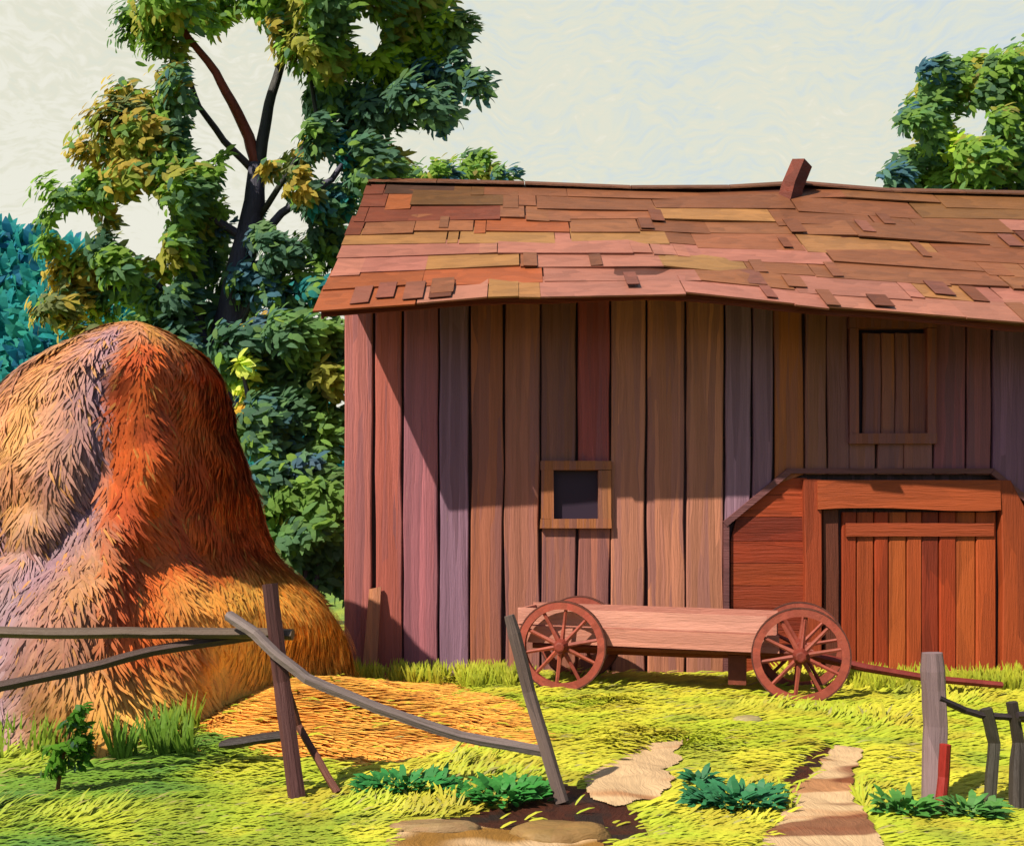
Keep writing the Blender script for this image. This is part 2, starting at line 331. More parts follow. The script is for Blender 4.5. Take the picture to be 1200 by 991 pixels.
# wall planks
edges = [402, 438, 472, 514, 551, 591, 633, 676, 714, 757, 803, 848, 880, 905, 942, 968, 994, 1026, 1058, 1092, 1131, 1161, 1205, 1240, 1278, 1320, 1360, 1410, 1455, 1500, 1520]
bc = {0: (170, 100, 78), 1: (164, 88, 62), 2: (164, 98, 90), 3: (134, 100, 112), 4: (156, 92, 58), 5: (162, 104, 70), 6: (160, 100, 66), 7: (160, 96, 66), 8: (176, 116, 76), 9: (174, 114, 74), 10: (170, 110, 72),
      11: (142, 104, 116), 12: (126, 92, 104), 13: (156, 92, 42), 14: (136, 88, 56), 15: (136, 84, 66), 16: (140, 90, 64), 17: (130, 80, 62), 18: (138, 84, 64), 19: (130, 72, 66), 20: (130, 76, 70), 21: (128, 86, 94)}
PK = .90
wall = MB()
DT = 556                                        # top of the doorway
for i in range(len(edges) - 1):
    a, b = edges[i], edges[i + 1]; c = vary(S(*bc.get(i, (140, 90, 70)), PK), .07)
    gapj = U(.006, .02); yj = WY + U(-.022, .004); c = (c[0] * .99, c[1] * 1.04, c[2] * (1.55 if i not in (3, 11, 12) else 1.15), 1)
    xl, xr = wx(a) + gapj, wx(b) - gapj
    top = roofpt(wx((a + b) / 2) , (WY - EY) / (RY - EY)).z - .07
    def bottom(px):
        if px < 848: return -.05
        if px < 920: return wz(612 + (DT - 612) * (px - 848) / 72)
        if px < 1160: return wz(DT)
        if px < 1232: return wz(DT + (612 - DT) * (px - 1160) / 72)
        return -.05
    segs = [(bottom(a + .5), bottom(b - .5), top, top)]
    if i in (6, 7): segs = [(-.05, -.05, wz(616), wz(616)), (wz(544), wz(544), top, top)]; upc = S(*((128, 84, 70) if i == 6 else (150, 74, 72)), PK)
    if i in (16, 17, 18): segs = [(segs[0][0], segs[0][1], wz(514), wz(514)), (wz(380), wz(380), top, top)]
    for (zl, zr, tl, tr_) in segs:
        if i in (6, 7) and zl > 1: c = upc
        n = 9; pl = []; pr = []; ph = U(0, 9)
        for k in range(n):
            t = k / (n - 1); zz = zl + (tl - zl) * t; w_ = .026 * noise.noise(Vector((ph, zz * .9, 0)))
            pl.append((xl + w_, zz)); pr.append((xr + w_ + .016 * noise.noise(Vector((zz * 1.2, ph, 3))), zr + (tr_ - zr) * t))
        wall.plank(pl, pr, yj - .03, WY + .02, c)
DK = S(60, 40, 40, .9)
# side, back walls and gables, one board skin each
for (x_, c_) in ((WX0 + .012, S(120, 78, 60)), (WX1, S(120, 78, 60))):
    n = 26
    for k in range(n):
        y0 = WY + .03 + (2 * (RY - WY) - .06) * k / n; y1 = WY + .03 + (2 * (RY - WY) - .06) * (k + 1) / n - .01
        ym = (y0 + y1) / 2; t = (ym - EY) / (RY - EY); t = t if t <= 1 else 2 - t
        zt = roofpt(x_, t).z - .05
        wall.box(x_, x_ + .03, y0, y1, -.05, zt, vary(c_, .15))
wall.box(WX0, WX1, 2 * RY - WY, 2 * RY - WY + .03, -.05, 4.4, S(110, 75, 60))
# dark sheets behind the front boards stand in for shade in the gaps
zb = wz(DT) + .06
for (x0, x1, z0, z1) in ((WX0 + .05, wx(640), -.03, 4.5), (wx(640), wx(706), -.03, wz(618)), (wx(640), wx(706), wz(540), 4.5), (wx(706), wx(846), -.03, 4.5), (wx(846), wx(1234), wz(DT) + .45, 4.5), (wx(1234), WX1, -.03, 4.5)):
    wall.box(x0, x1, WY + .05, WY + .065, z0, min(z1, 4.35), DK)
wall.build('wall', M_plank, barn)
# roof
rf = MB()
ncourse = 9
x_left = wx(375, EY); x_right = 9.7
def rcol(px, t):
    left = px < 520; a = noise.noise(Vector((px * .006, t * 5.0, 1.2))); r = R()
    pink = S(212, 138, 118, .42); org = S(204, 108, 56, .38); och = S(208, 150, 88, .40); brn = S(170, 104, 64, .36); brn2 = S(192, 120, 78, .36); red = S(160, 76, 52, .33); dk = S(100, 66, 48, .33)
    if px < 470 + 40 * a:
        base = org if t < .28 else (pink if t < .62 else (red if t < .8 else dk if px > 440 else red))
    elif t < .24: base = pink if px > 600 else (org if px < 560 else och)
    elif t < .42: base = (och if px < 560 else (pink if px < 860 else brn2))
    elif t < .62: base = och if px < 780 else (brn2 if px < 900 else dk if R() < .35 else brn)
    elif t < .82: base = brn2 if px < 900 else brn
    else: base = S(168, 112, 60, .33) if px > 950 else (brn if px > 560 else S(150, 100, 50, .33))
    if r < .22: base = random.choice([brn2, och, pink, brn, org])
    return vary(mixc(base, brn2, .05 + .1 * abs(a)), .10)
for side in (0, 1):
    for k in range(ncourse):
        t0 = k / ncourse - .012; t1 = (k + 1) / ncourse + .03; x = x_left + U(-.05, .02)
        if side == 1: t0 = max(t0, -.01)
        while x < x_right:
            w = U(.12, .35) if R() < .42 else U(.5, 1.9); x2 = min(x + w, x_right)
            px = 600 + F * x / (EY + (RY - EY) * (t0 + t1) / 2)
            c = rcol(px, (t0 + t1) / 2); j = U(-.025, .02); lf = U(.024, .034)
            tt0, tt1 = t0 + j, min(t1, 1.0)
            xl = x + (U(-.02, .02)); xe = x2 - .006
            def P(xx, t, l):
                p = roofpt(xx, max(t, -.06) if t < 0 else t, l)
                if side: p = Vector((p.x, 2 * RY - p.y, p.z))
                return p
            A, B, C_, D = P(xl, tt0, lf), P(xe, tt0, lf), P(xe, tt1, .012), P(xl, tt1, .012)
            a_, b_, c2, d_ = P(xl, tt0, lf - .02), P(xe, tt0, lf - .02), P(xe, tt1, .0), P(xl, tt1, 0)
            rf.hexa([a_, b_, c2, d_, A, B, C_, D] if not side else [b_, a_, d_, c2, B, A, D, C_], c)
            x = x2
# odd repair shingles nailed over the courses
for k in range(45):
    x = U(x_left + .3, x_right - .3); row = random.choice([0, 0, 1, 2, 2, 4, 5, 6]); t0 = row / ncourse + U(-.03, .04); t0 = max(t0, -.012); t1 = t0 + U(.08, .13); w = U(.10, .24)
    c = vary(random.choice([S(170, 100, 66, .33), S(186, 116, 80, .33), S(150, 84, 56, .33), S(186, 112, 90, .33)]), .1)
    P8 = [roofpt(x, t0, .038), roofpt(x + w, t0, .038), roofpt(x + w, t1, .03), roofpt(x, t1, .03), roofpt(x, t0, .047), roofpt(x + w, t0, .048), roofpt(x + w, t1, .041), roofpt(x, t1, .041)]
    rf.hexa(P8, c)
# deck beneath
for side in (0, 1):
    n = 40
    for i in range(n):
        xa = x_left + .02 + (x_right - x_left - .04) * i / n; xb = x_left + .02 + (x_right - x_left - .04) * (i + 1) / n
        for k in range(6):
            ta, tb = .0 + k / 6, (k + 1) / 6
            q = [roofpt(xa, ta, -.03), roofpt(xb, ta, -.03), roofpt(xb, tb, -.03), roofpt(xa, tb, -.03), roofpt(xa, ta, -.008), roofpt(xb, ta, -.008), roofpt(xb, tb, -.008), roofpt(xa, tb, -.008)]
            if side: q = [Vector((p.x, 2 * RY - p.y, p.z)) for p in q]
            rf.hexa(q, S(110, 60, 44, .5))
roof = rf.build('roof', M_roof, barn)
rb = MB(); n = 14; x = x_left
while x < x_right:
    x2 = min(x + U(.7, 1.5), x_right); c = vary(S(150, 92, 56, .33), .15)
    for s_ in (0, 1):
        p0, p1 = roofpt(x, .965, .055), roofpt(x2 - .01, .965, .055); q0, q1 = roofpt(x, 1, .05), roofpt(x2 - .01, 1, .05); dz = Vector((0, 0, .022))
        pts = [p0, p1, q1, q0]
        for p in (q0, q1): p.y = RY
        if s_: pts = [Vector((p.x, 2 * RY - p.y, p.z)) for p in pts]
        rb.hexa(pts + [p + dz for p in pts], c)
    x = x2
rb.build('ridge_cap', M_roof, roof)
# fascia board under the eave
fa = MB(); n = 24
for i in range(n):
    xa = x_left + .03 + (x_right - x_left - .05) * i / n; xb = x_left + .03 + (x_right - x_left - .05) * (i + 1) / n
    A, B = roofpt(xa, .012, -.035), roofpt(xb, .012, -.035)
    P = [A + Vector((0, 0, -.075)), B + Vector((0, 0, -.075)), B + Vector((0, .03, -.075)), A + Vector((0, .03, -.075)), A, B, B + Vector((0, .03, 0)), A + Vector((0, .03, 0))]
    fa.hexa(P, S(132, 60, 46, .6))
for t0, t1 in ((.01, .98),):       # barge board on the left rake
    for k in range(8):
        ta, tb = t0 + (t1 - t0) * k / 8, t0 + (t1 - t0) * (k + 1) / 8
        A, B = roofpt(x_left + .0, ta, -.034), roofpt(x_left + .0, tb, -.034); dx = Vector((.03, 0, 0)); dn = Vector((0, 0, -.1))
        fa.hexa([A + dn, A + dn + dx, B + dn + dx, B + dn, A, A + dx, B + dx, B], S(132, 60, 46, .6))
fa.build('fascia', M_hboard, barn)
# stub standing on the ridge
stb = MB(); p = roofpt(wx(930, 14.1), .9, 0)
stb.tube([p + Vector((-.10, 0, -.12)), p + Vector((-.03, 0, .15)), p + Vector((.10, 0, .46))], [.16, .15, .14], S(140, 62, 42, .45), n=4, jit=.06)
stb.build('ridge_stub', M_hboard, roof)
# small dark window
def frame_mb(x0, x1, z0, z1, w, y0, y1, c, wt=None, wb=None):
    m = MB(); wt = wt or w; wb = wb or w
    m.box(x0, x0 + w, y0, y1, z0 + wb + .003, z1 - wt - .003, vary(c, .1), .004); m.box(x1 - w, x1, y0, y1, z0 + wb + .003, z1 - wt - .003, vary(c, .1), .004)
    m.box(x0 - .01, x1 + .01, y0 - .006, y1, z1 - wt, z1, vary(c, .1), .006); m.box(x0 - .01, x1 + .01, y0 - .006, y1, z0, z0 + wb, vary(c, .1), .006); return m
win = frame_mb(wx(634), wx(715), wz(619), wz(541), .145, 11.90, 12.04, S(146, 92, 56), .1, .11).build('window', M_plank, barn)
pn = MB(); pn.box(wx(648), wx(703), 12.0, 12.012, wz(611), wz(548), S(30, 25, 35)); pn.build('pane', M_dark, win)
# loft hatch with plank shutter
hat = frame_mb(wx(993), wx(1093), wz(521), wz(373), .10, 11.90, 12.04, S(124, 70, 56), .13, .12).build('loft_hatch', M_plank, barn)
sh = MB()
hx = [1009, 1031, 1047, 1064, 1084]
for i in range(4):
    x0, x1 = wx(hx[i]) + .004, wx(hx[i + 1]) - .004; c = vary(S(*[(120, 70, 62), (146, 86, 60), (128, 74, 62), (118, 68, 58)][i]), .05)
    sh.plank([(x0, wz(511)), (x0 + .01, wz(450)), (x0, wz(391))], [(x1, wz(512)), (x1 + .008, wz(450)), (x1, wz(392))], 11.955, 11.99, c)
sh.build('shutter', M_plank, hat)
hd = MB(); hd.box(wx(998), wx(1088), 12.03, 12.04, wz(516), wz(378), S(30, 25, 35)); hd.build('shade_backing', M_dark, hat)  # dark sheet painted in for the shade behind the shutter

# doorway
DR = (158, 64, 28)
lp = MB()                          # side panel of horizontal boards
pys = [790, 765, 738, 712, 686, 660, 634, 606, 580, 560]
for k in range(len(pys) - 1):
    z0, z1 = wz(pys[k]) + .006, wz(pys[k + 1]); 
    def lx(py): return wx(856) if py > 612 else wx(856 + (612 - py) * 66 / 56)
    c = vary(S(*random.choice([(150, 58, 28), (142, 50, 26), (160, 66, 30), (134, 48, 26)]), .70), .1)
    lp.hexa([(lx(pys[k]), 11.985, z0), (wx(945), 11.985, z0), (wx(945), 12.03, z0), (lx(pys[k]), 12.03, z0), (lx(pys[k + 1]), 11.985, z1), (wx(945), 11.985, z1), (wx(945), 12.03, z1), (lx(pys[k + 1]), 12.03, z1)], c)
lp.build('side_panel', M_hboard, barn)
rp2 = MB()
for k in range(len(pys) - 1):
    z0, z1 = wz(pys[k]) + .006, wz(pys[k + 1])
    def rx(py): return wx(1226) if py > 612 else wx(1226 - (612 - py) * 66 / 56)
    rp2.hexa([(wx(1200), 11.985, z0), (rx(pys[k]), 11.985, z0), (rx(pys[k]), 12.03, z0), (wx(1200), 12.03, z0), (wx(1200) - (.3 if k > 7 else 0), 11.985, z1), (max(rx(pys[k + 1]), wx(1170)), 11.985, z1), (max(rx(pys[k + 1]), wx(1170)), 12.03, z1), (wx(1200) - (.3 if k > 7 else 0), 12.03, z1)], vary(S(150, 60, 28, .7), .1))
rp2.build('side_panel', M_hboard, barn)
tr = MB()                          # dark trim round the opening
TC = S(100, 62, 64, 1.0)
def bar2(m, a, b, w, y0, y1, c):
    a = Vector((wx(a[0]), 0, wz(a[1]))); b = Vector((wx(b[0]), 0, wz(b[1]))); d = (b - a).normalized(); nn = Vector((-d.z, 0, d.x)) * w / 2
    P = []
    for yy in (0, 1):
        pass
    f = lambda p, y: Vector((p.x, y, p.z))
    m.hexa([f(a - nn, y0), f(b - nn, y0), f(b - nn, y1), f(a - nn, y1), f(a + nn, y0), f(b + nn, y0), f(b + nn, y1), f(a + nn, y1)], c)
bar2(tr, (850, 792), (850, 612), .06, 11.925, 11.98, TC); bar2(tr, (848, 614), (922, 553), .07, 11.915, 11.972, TC)
bar2(tr, (920, 552), (1162, 552), .06, 11.925, 11.98, TC); bar2(tr, (1160, 553), (1234, 614), .07, 11.915, 11.972, TC); bar2(tr, (1232, 612), (1232, 792), .09, 11.925, 11.98, TC)
tr.build('trim', M_hboard, barn)
po = MB()
po.plank([(wx(940), -.03), (wx(941), 1.2), (wx(939), wz(562))], [(wx(960), -.03), (wx(961), 1.2), (wx(960), wz(562))], 11.90, 12.02, S(146, 62, 32, .72))
po.plank([(wx(965), -.03), (wx(964), 1.2), (wx(963), wz(597))], [(wx(982), -.03), (wx(983), 1.2), (wx(982), wz(597))], 11.975, 12.03, S(92, 46, 32))
po.build('door_post', M_door, barn)
po = MB(); po.plank([(wx(1170), -.03), (wx(1171), 1.0), (wx(1169), 1.9), (wx(1166), wz(563))], [(wx(1200), -.03), (wx(1201), 1.0), (wx(1199), 1.9), (wx(1180), wz(563))], 11.90, 12.02, S(158, 70, 32, .72))
po.build('door_post', M_door, barn)
ld = MB(); n = 7; pa = [954, 990, 1030, 1070, 1110, 1150, 1167]
for i in range(6):
    x0, x1 = wx(pa[i]) + (0.006 if i == 0 else 0), wx(pa[i + 1]); z = wz(597) + .02 * sin(i); z2 = wz(597) + .02 * sin(i + 1)
    ld.hexa([(x0, 11.87, z), (x1, 11.87, z2), (x1, 12.01, z2), (x0, 12.01, z), (x0, 11.89, wz(563)), (x1, 11.89, wz(563)), (x1, 12.01, wz(563)), (x0, 12.01, wz(563))], S(160, 74, 36, .75))
ld.build('lintel', M_hboard, barn)
dr = MB(); dx = [986, 1004, 1024, 1041, 1062, 1080, 1100, 1120, 1143, 1167]
for i in range(9):
    x0, x1 = wx(dx[i]) + .005, wx(dx[i + 1]) - .005
    c = vary(S(*random.choice([(160, 62, 26), (150, 54, 24), (168, 76, 34), (172, 84, 36), (140, 50, 26)]), .70), .08)
    dr.plank([(x0, .04), (x0 + U(-.006, .006), 1), (x0, wz(600))], [(x1, .04), (x1 + U(-.004, .004), 1), (x1, wz(600))], 11.985 + U(-.008, .006), 12.03, c)
door = dr.build('door', M_door, barn)
cb = MB()
cb.box(wx(990), wx(1163), 11.955, 11.975, wz(628), wz(613), S(150, 66, 34, .7), .004)
cb.build('cross_board', M_hboard, door)
sl_ = MB(); sl_.box(wx(990), wx(1200), 11.80, 11.93, .005, .07, S(116, 44, 34)); sl_.build('sill', M_hboard, barn)
bk = MB(); bk.box(wx(846), wx(1234), 12.05, 12.065, 0, wz(DT) + .42, DK); bk.build('shade_backing', M_plank, barn)  # dark sheet stands in for shade behind the doorway boards

# boards leaning on the wall
def leaning(px0, px1, pyb, pyt, w, c, lab):
    m = MB(); A = at(px0, 0, 11.72); B = at(px1, 0, 11.93); z0, z1 = 0.0, wz(pyt, 11.93)
    m.hexa([(A.x, 11.70, z0), (A.x + w, 11.70, z0), (A.x + w, 11.735, z0), (A.x, 11.735, z0), (B.x, 11.905, z1), (B.x + w * .8, 11.905, z1 + .03), (B.x + w * .8, 11.94, z1 + .03), (B.x, 11.94, z1)], c)
    m.build('loose_board', M_plank, label=lab, cat='board')
leaning(424, 433, 785, 690, .17, S(168, 110, 76), 'short tan board leaning on the barn wall near its left corner')

# ------------------------------------------------------------------ farm wagon
wc1 = Vector((.51, 10.55, 0)); wc2 = Vector((2.80, 9.93, 0))
ax = (wc2 - wc1).normalized(); bk_ = Vector((-ax.y, ax.x, 0)).normalized()         # towards the barn
wag = empty('farm_wagon', (wc1 + wc2) / 2 + bk_ * .45, 'low old farm wagon with rusty red spoked wheels standing before the barn', 'wagon')
RED = S(150, 72, 56, .8); RED2 = S(128, 54, 42, .8)
def wheel_at(c0, r):
    """wheel in the plane spanned by ax and z, centred c0"""
    P = lambda a, rr, t: c0 + ax * cos(a) * rr + Vector((0, 0, sin(a) * rr)) + bk_ * t
    m = MB(); n = 40
    for i in range(n):
        a0, a1 = 2 * pi * i / n, 2 * pi * (i + 1) / n
        ro, ri, w = r, r * .84, .035
        c = vary(RED, .1)
        q = [P(a0, ri, -w), P(a1, ri, -w), P(a1, ro, -w), P(a0, ro, -w), P(a0, ri, w), P(a1, ri, w), P(a1, ro, w), P(a0, ro, w)]
        m.poly([q[0], q[3], q[2], q[1]], c); m.poly([q[4], q[5], q[6], q[7]], c); m.poly([q[0], q[1], q[5], q[4]], c); m.poly([q[3], q[7], q[6], q[2]], c)
    wh = m.build('wheel', M_wheel, wag)
    ty = MB()
    for i in range(n):
        a0, a1 = 2 * pi * i / n, 2 * pi * (i + 1) / n; w = .038
        q = [P(a0, r + .001, -w), P(a1, r + .001, -w), P(a1, r + .014, -w), P(a0, r + .014, -w), P(a0, r + .001, w), P(a1, r + .001, w), P(a1, r + .014, w), P(a0, r + .014, w)]
        c = vary(S(104, 58, 48, .6), .1); ty.poly([q[0], q[3], q[2], q[1]], c); ty.poly([q[4], q[5], q[6], q[7]], c); ty.poly([q[3], q[7], q[6], q[2]], c)
    ty.build('tyre', M_wheel, wh)
    hb = MB(); hb.tube([c0 - bk_ * .12, c0 - bk_ * .115, c0 - bk_ * .05, c0, c0 + bk_ * .09], [.035, .05, .075, .085, .06], RED2, n=12, jit=.02); hb.build('hub', M_wheel, wh)
    for k in range(10):
        a = 2 * pi * (k + .3) / 10; s_ = MB()
        s_.tube([P(a, .05, -.01), P(a, r * .5, 0), P(a, r * .86, 0)], [.028, .021, .02], vary(RED, .12), n=6, jit=.05); s_.build('spoke', M_wheel, wh)
RW = .455
for c_ in (wc1, wc2):
    z = Vector((0, 0, RW + gh(c_.x, c_.y) + .004))
    wheel_at(c_ + z, RW)
    c3 = c_ + bk_ * .95; wheel_at(c3 + z, RW)
for c_ in (wc1, wc2):
    m = MB(); z = Vector((0, 0, RW)); m.tube([c_ + z - bk_ * .1, c_ + z + bk_ * 1.05], .045, RED2, n=8, jit=.03); m.build('axle', M_wheel, wag)
# box: side boards, bed, ends
Lw = (wc2 - wc1).length
def Q(u, v, z): p = wc1 + ax * u + bk_ * v; return Vector((p.x, p.y, z))
def ztop(u): return .865 - .05 * (u + .45) / 2.9
def wbox(u0, u1, v0, v1, za, zb_, c, name, mat=M_wagon):
    m = MB(); n = 6
    for i in range(n):
        ua, ub = u0 + (u1 - u0) * i / n, u0 + (u1 - u0) * (i + 1) / n
        m.hexa([Q(ua, v0, za(ua)), Q(ub, v0, za(ub)), Q(ub, v1, za(ub)), Q(ua, v1, za(ua)), Q(ua, v0, zb_(ua)), Q(ub, v0, zb_(ub)), Q(ub, v1, zb_(ub)), Q(ua, v1, zb_(ua))], c)
    return m.build(name, mat, wag)
U0, U1 = -.50, 2.05
wbox(U0, U1, .13, .165, lambda u: ztop(u) - .17, lambda u: ztop(u), S(196, 138, 122, .85), 'side_board')
wbox(U0 + .01, U1 + .12, .125, .162, lambda u: ztop(u) - .36, lambda u: ztop(u) - .186, S(186, 126, 108, .85), 'side_board')
wbox(U0, U1 + .1, .80, .835, lambda u: ztop(u) - .34, lambda u: ztop(u) + .015, S(176, 116, 100, .85), 'side_board')
wbox(U0, U1 + .1, .17, .795, lambda u: ztop(u) - .345, lambda u: ztop(u) - .31, S(150, 96, 80, .8), 'bed')
wbox(U0, U0 + .035, .168, .798, lambda u: ztop(u) - .30, lambda u: ztop(u) - .01, S(184, 120, 104, .8), 'end_board')
wbox(U1 + .06, U1 + .095, .168, .798, lambda u: ztop(u) - .30, lambda u: ztop(u) - .01, S(176, 116, 100, .8), 'end_board')
m = MB(); m.tube([Q(-.2, .5, .42), Q(1.2, .5, .40), Q(2.5, .5, .42)], .05, RED2, n=6); m.build('reach_pole', M_wheel, wag)
for v in (.2, .75):
    m = MB(); m.tube([Q(-.35, v, .47), Q(1.2, v, .46), Q(2.45, v, .46)], .04, S(120, 52, 40, .8), n=6); m.build('bed_beam', M_wheel, wag)
m = MB(); m.tube([Q(2.35, .45, .44), Q(3.0, .5, .30), Q(3.6, .62, .20), Q(4.3, .75, .14)], [.05, .045, .04, .035], S(124, 48, 42, .8), n=8); m.build('drawbar', M_wheel, wag)
m = MB(); m.box(-.09, .09, -.07, .07, 0, .3, S(120, 60, 44, .8)); 
for i, v in enumerate(m.v): 
    p = Q(1.75 + v[0], .45 + v[1], .10 + v[2]); m.v[i] = tuple(p)
m.build('chock', M_wheel, wag)

# ------------------------------------------------------------------ hay stack
HC = Vector((-3.86, 9.7, 0))
PRZ = [(0, 2.35), (.2, 2.28), (.6, 2.16), (1.0, 1.98), (1.22, 1.78), (1.45, 1.50), (1.85, 1.34), (2.3, 1.27), (2.6, 1.17), (2.85, 1.07), (3.1, .92), (3.35, .66), (3.52, .38), (3.62, .12), (3.64, 0)]
def hr(z):
    for (a, b), (c, d) in zip(PRZ, PRZ[1:]):
        if z <= c: return b + (d - b) * (z - a) / (c - a)
    return 0
def hay_r(th, z):
    r = hr(z); d = (th - radians(-30) + pi) % (2 * pi) - pi                # flattened right flank
    fl = .80 / max(.45, cos(d)) if abs(d) < radians(58) else 9
    plan = 1.0 if fl > 1.03 else 1.0 + (fl - 1.0) * .9
    # settled, lumpy hay: folds run down the stack
    g_ = (th - radians(-80) + .22 * sin(z * 1.9) + pi) % (2 * pi) - pi
    groove = -.13 * exp(-(g_ / .14) ** 2) * smooth(3.6, 3.0, z) * smooth(.1, .8, z)
    ridge = .10 * exp(-((g_ - .28) / .14) ** 2) * smooth(3.5, 3.0, z)
    g2 = (th - radians(-118) - .3 * sin(z * 1.5) + pi) % (2 * pi) - pi
    groove += -.10 * exp(-(g2 / .13) ** 2) * smooth(3.6, 3.0, z)
    nl = .10 * noise.noise(Vector((cos(th) * 2, sin(th) * 2, z * 1.3))) + .05 * noise.noise(Vector((cos(th) * 5, sin(th) * 5, z * 3)))
    sk = .12 * exp(-((z - .85) / .38) ** 2) * exp(-(((th - radians(-12) + pi) % (2 * pi) - pi) / .6) ** 2)
    return max(0, r * (plan + (groove + ridge)) + nl * min(1, r * 2) + sk)
def hay_p(th, z, off=0):
    r = hay_r(th, z) + off; return Vector((HC.x + .30 * smooth(2.6, 3.6, z) + r * cos(th), HC.y + r * sin(th), z))
H_lit = S(206, 138, 88, .82); H_och = S(208, 146, 72, .8); H_shade_rust = S(186, 88, 34, 1.15); H_shade_rust2 = S(168, 74, 34, 1.15); H_shade_grey = S(146, 116, 134, .85); H_brn = S(176, 114, 70, .85)  # rust and purple-grey tones put the stack's shade into the hay colour
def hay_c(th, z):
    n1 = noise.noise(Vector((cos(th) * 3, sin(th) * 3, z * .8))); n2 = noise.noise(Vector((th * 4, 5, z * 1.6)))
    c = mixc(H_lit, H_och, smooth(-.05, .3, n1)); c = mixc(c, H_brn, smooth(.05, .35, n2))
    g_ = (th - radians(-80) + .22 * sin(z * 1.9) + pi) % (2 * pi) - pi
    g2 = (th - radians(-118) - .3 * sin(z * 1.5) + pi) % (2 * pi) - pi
    gg = max(exp(-((g_ + .02) / .26) ** 2), .9 * exp(-(g2 / .17) ** 2)) * smooth(3.62, 3.45, z)  # shade of the hollows painted purple-grey along the folds
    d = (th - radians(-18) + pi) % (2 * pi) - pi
    rust = smooth(radians(54), radians(46), abs(d)) * smooth(.35, .8, z) * smooth(3.5, 3.3, z)  # mask for the right flank, its shade painted as rust
    c = mixc(c, H_shade_grey, gg * .9 * (1 - rust))
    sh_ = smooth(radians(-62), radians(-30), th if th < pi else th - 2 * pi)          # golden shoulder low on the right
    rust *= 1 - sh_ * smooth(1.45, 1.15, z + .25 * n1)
    c = mixc(c, mixc(H_shade_rust, H_shade_rust2, smooth(-.1, .3, n2)), rust)
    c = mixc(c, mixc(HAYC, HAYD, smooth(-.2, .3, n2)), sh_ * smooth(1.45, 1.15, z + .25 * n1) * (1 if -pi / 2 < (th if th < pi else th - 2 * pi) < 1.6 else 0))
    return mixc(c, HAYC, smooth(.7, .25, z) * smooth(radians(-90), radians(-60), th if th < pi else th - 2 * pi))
hs = MB(); nth, nzr = 150, 90
zz = [3.635 * (1 - (1 - k / (nzr - 1)) ** 1.25) for k in range(nzr)]
for z in zz:
    for i in range(nth):
        hs.v.append(tuple(hay_p(2 * pi * i / nth, z if z > 0 else -.05)))
for k in range(nzr - 1):
    for i in range(nth):
        th = 2 * pi * (i + .5) / nth; th = th - 2 * pi if th > pi else th
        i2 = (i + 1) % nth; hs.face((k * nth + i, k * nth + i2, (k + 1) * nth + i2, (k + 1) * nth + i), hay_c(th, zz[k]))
hs.v.append(tuple(HC + Vector((.3, 0, 3.66))))
for i in range(nth): hs.face(((nzr - 1) * nth + i, (nzr - 1) * nth + (i + 1) % nth, len(hs.v) - 1), H_och)
stack = hs.build('haystack', M_hay, smooth_=True, label='tall rounded haystack, ochre on the left, its right flank rust coloured as painted shade', cat='haystack')
stw = MB()
for k in range(62000):
    z = 3.62 * (1 - R() ** .8) if R() < .93 else U(3.2, 3.62); th = U(-pi * 1.02, .95)
    p = hay_p(th, z, .0); p1 = hay_p(th, max(0, z - .08), 0); dn = (p1 - p)
    if dn.length < 1e-4: continue
    dn.normalize(); tg = Vector((-sin(th), cos(th), 0)); sw = .9 * noise.noise(Vector((cos(th) * 2, sin(th) * 2, z * 1.5)))
    d = (dn + tg * (sw + (U(-.4, .4) if R() < .7 else U(-.95, .95)))).normalized(); nn = tg.cross(dn).normalized()
    if nn.dot(Vector((cos(th), sin(th), .2))) < 0: nn = -nn
    d = (d + nn * U(-.02, .06)).normalized()
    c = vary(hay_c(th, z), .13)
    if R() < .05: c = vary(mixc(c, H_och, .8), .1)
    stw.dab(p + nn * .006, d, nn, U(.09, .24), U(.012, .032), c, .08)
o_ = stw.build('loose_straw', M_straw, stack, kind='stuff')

# spilled hay at the foot
sp_ = MB()
for k in range(26000):
    x, y = U(-4.2, .2), U(6.8, 11.6)
    if not inpoly(x + .3 * nz2(x, y, 2.3) + random.gauss(0, .09), y + .4 * nz2(x, y, 2.3, 2) + random.gauss(0, .12), wHAY): continue
    a = radians(-28) + .9 * nz2(x, y, 1.4) + U(-.4, .4)
    c = vary(mixc(HAYC, HAYD, smooth(-.1, .45, nz2(x, y, 2.6)) * .8), .16)
    if R() < .04: c = vary(S(240, 176, 90, .36), .1)
    sp_.dab(Vector((x, y, gh(x, y) + .004)), Vector((cos(a), sin(a), U(0, .07))), Vector((0, 0, 1)), U(.08, .22), U(.022, .05), c, .06)
sp_.build('hay_litter', M_straw, label='orange loose hay spilled from the haystack over the ground', cat='hay', kind='stuff')

# ------------------------------------------------------------------ fences
def rail(m, pts, rad, c, n=7, flat=1.0, jit=.12):
    P = [at(*p) for p in pts]; Q_ = []
    for i in range(len(P) - 1):
        for k in range(4): Q_.append(P[i].lerp(P[i + 1], k / 4))
    Q_.append(P[-1]); Q_ = [q + Vector((0, 0, .008 * noise.noise(q * 5))) for q in Q_]
    m.tube(Q_, rad, c, n=n, flat=flat, jit=jit, up=Vector((.1, 1, .1)) if abs((P[-1] - P[0]).normalized().z) > .6 else Vector((0, 0, 1)))
fence = empty('rail_fence', (-1.5, 6.4, 0), 'broken split rail fence with two leaning posts in front of the haystack', 'fence')
def part(nm, pts, rad, c, parent, **k):
    m = MB(); rail(m, pts, rad, c, **k); return m.build(nm, M_rail, parent)
PURP = S(86, 52, 50, .7); GREY = S(150, 134, 132, .55); GRB = S(118, 98, 84, .5); DKR = S(78, 62, 62, .5)
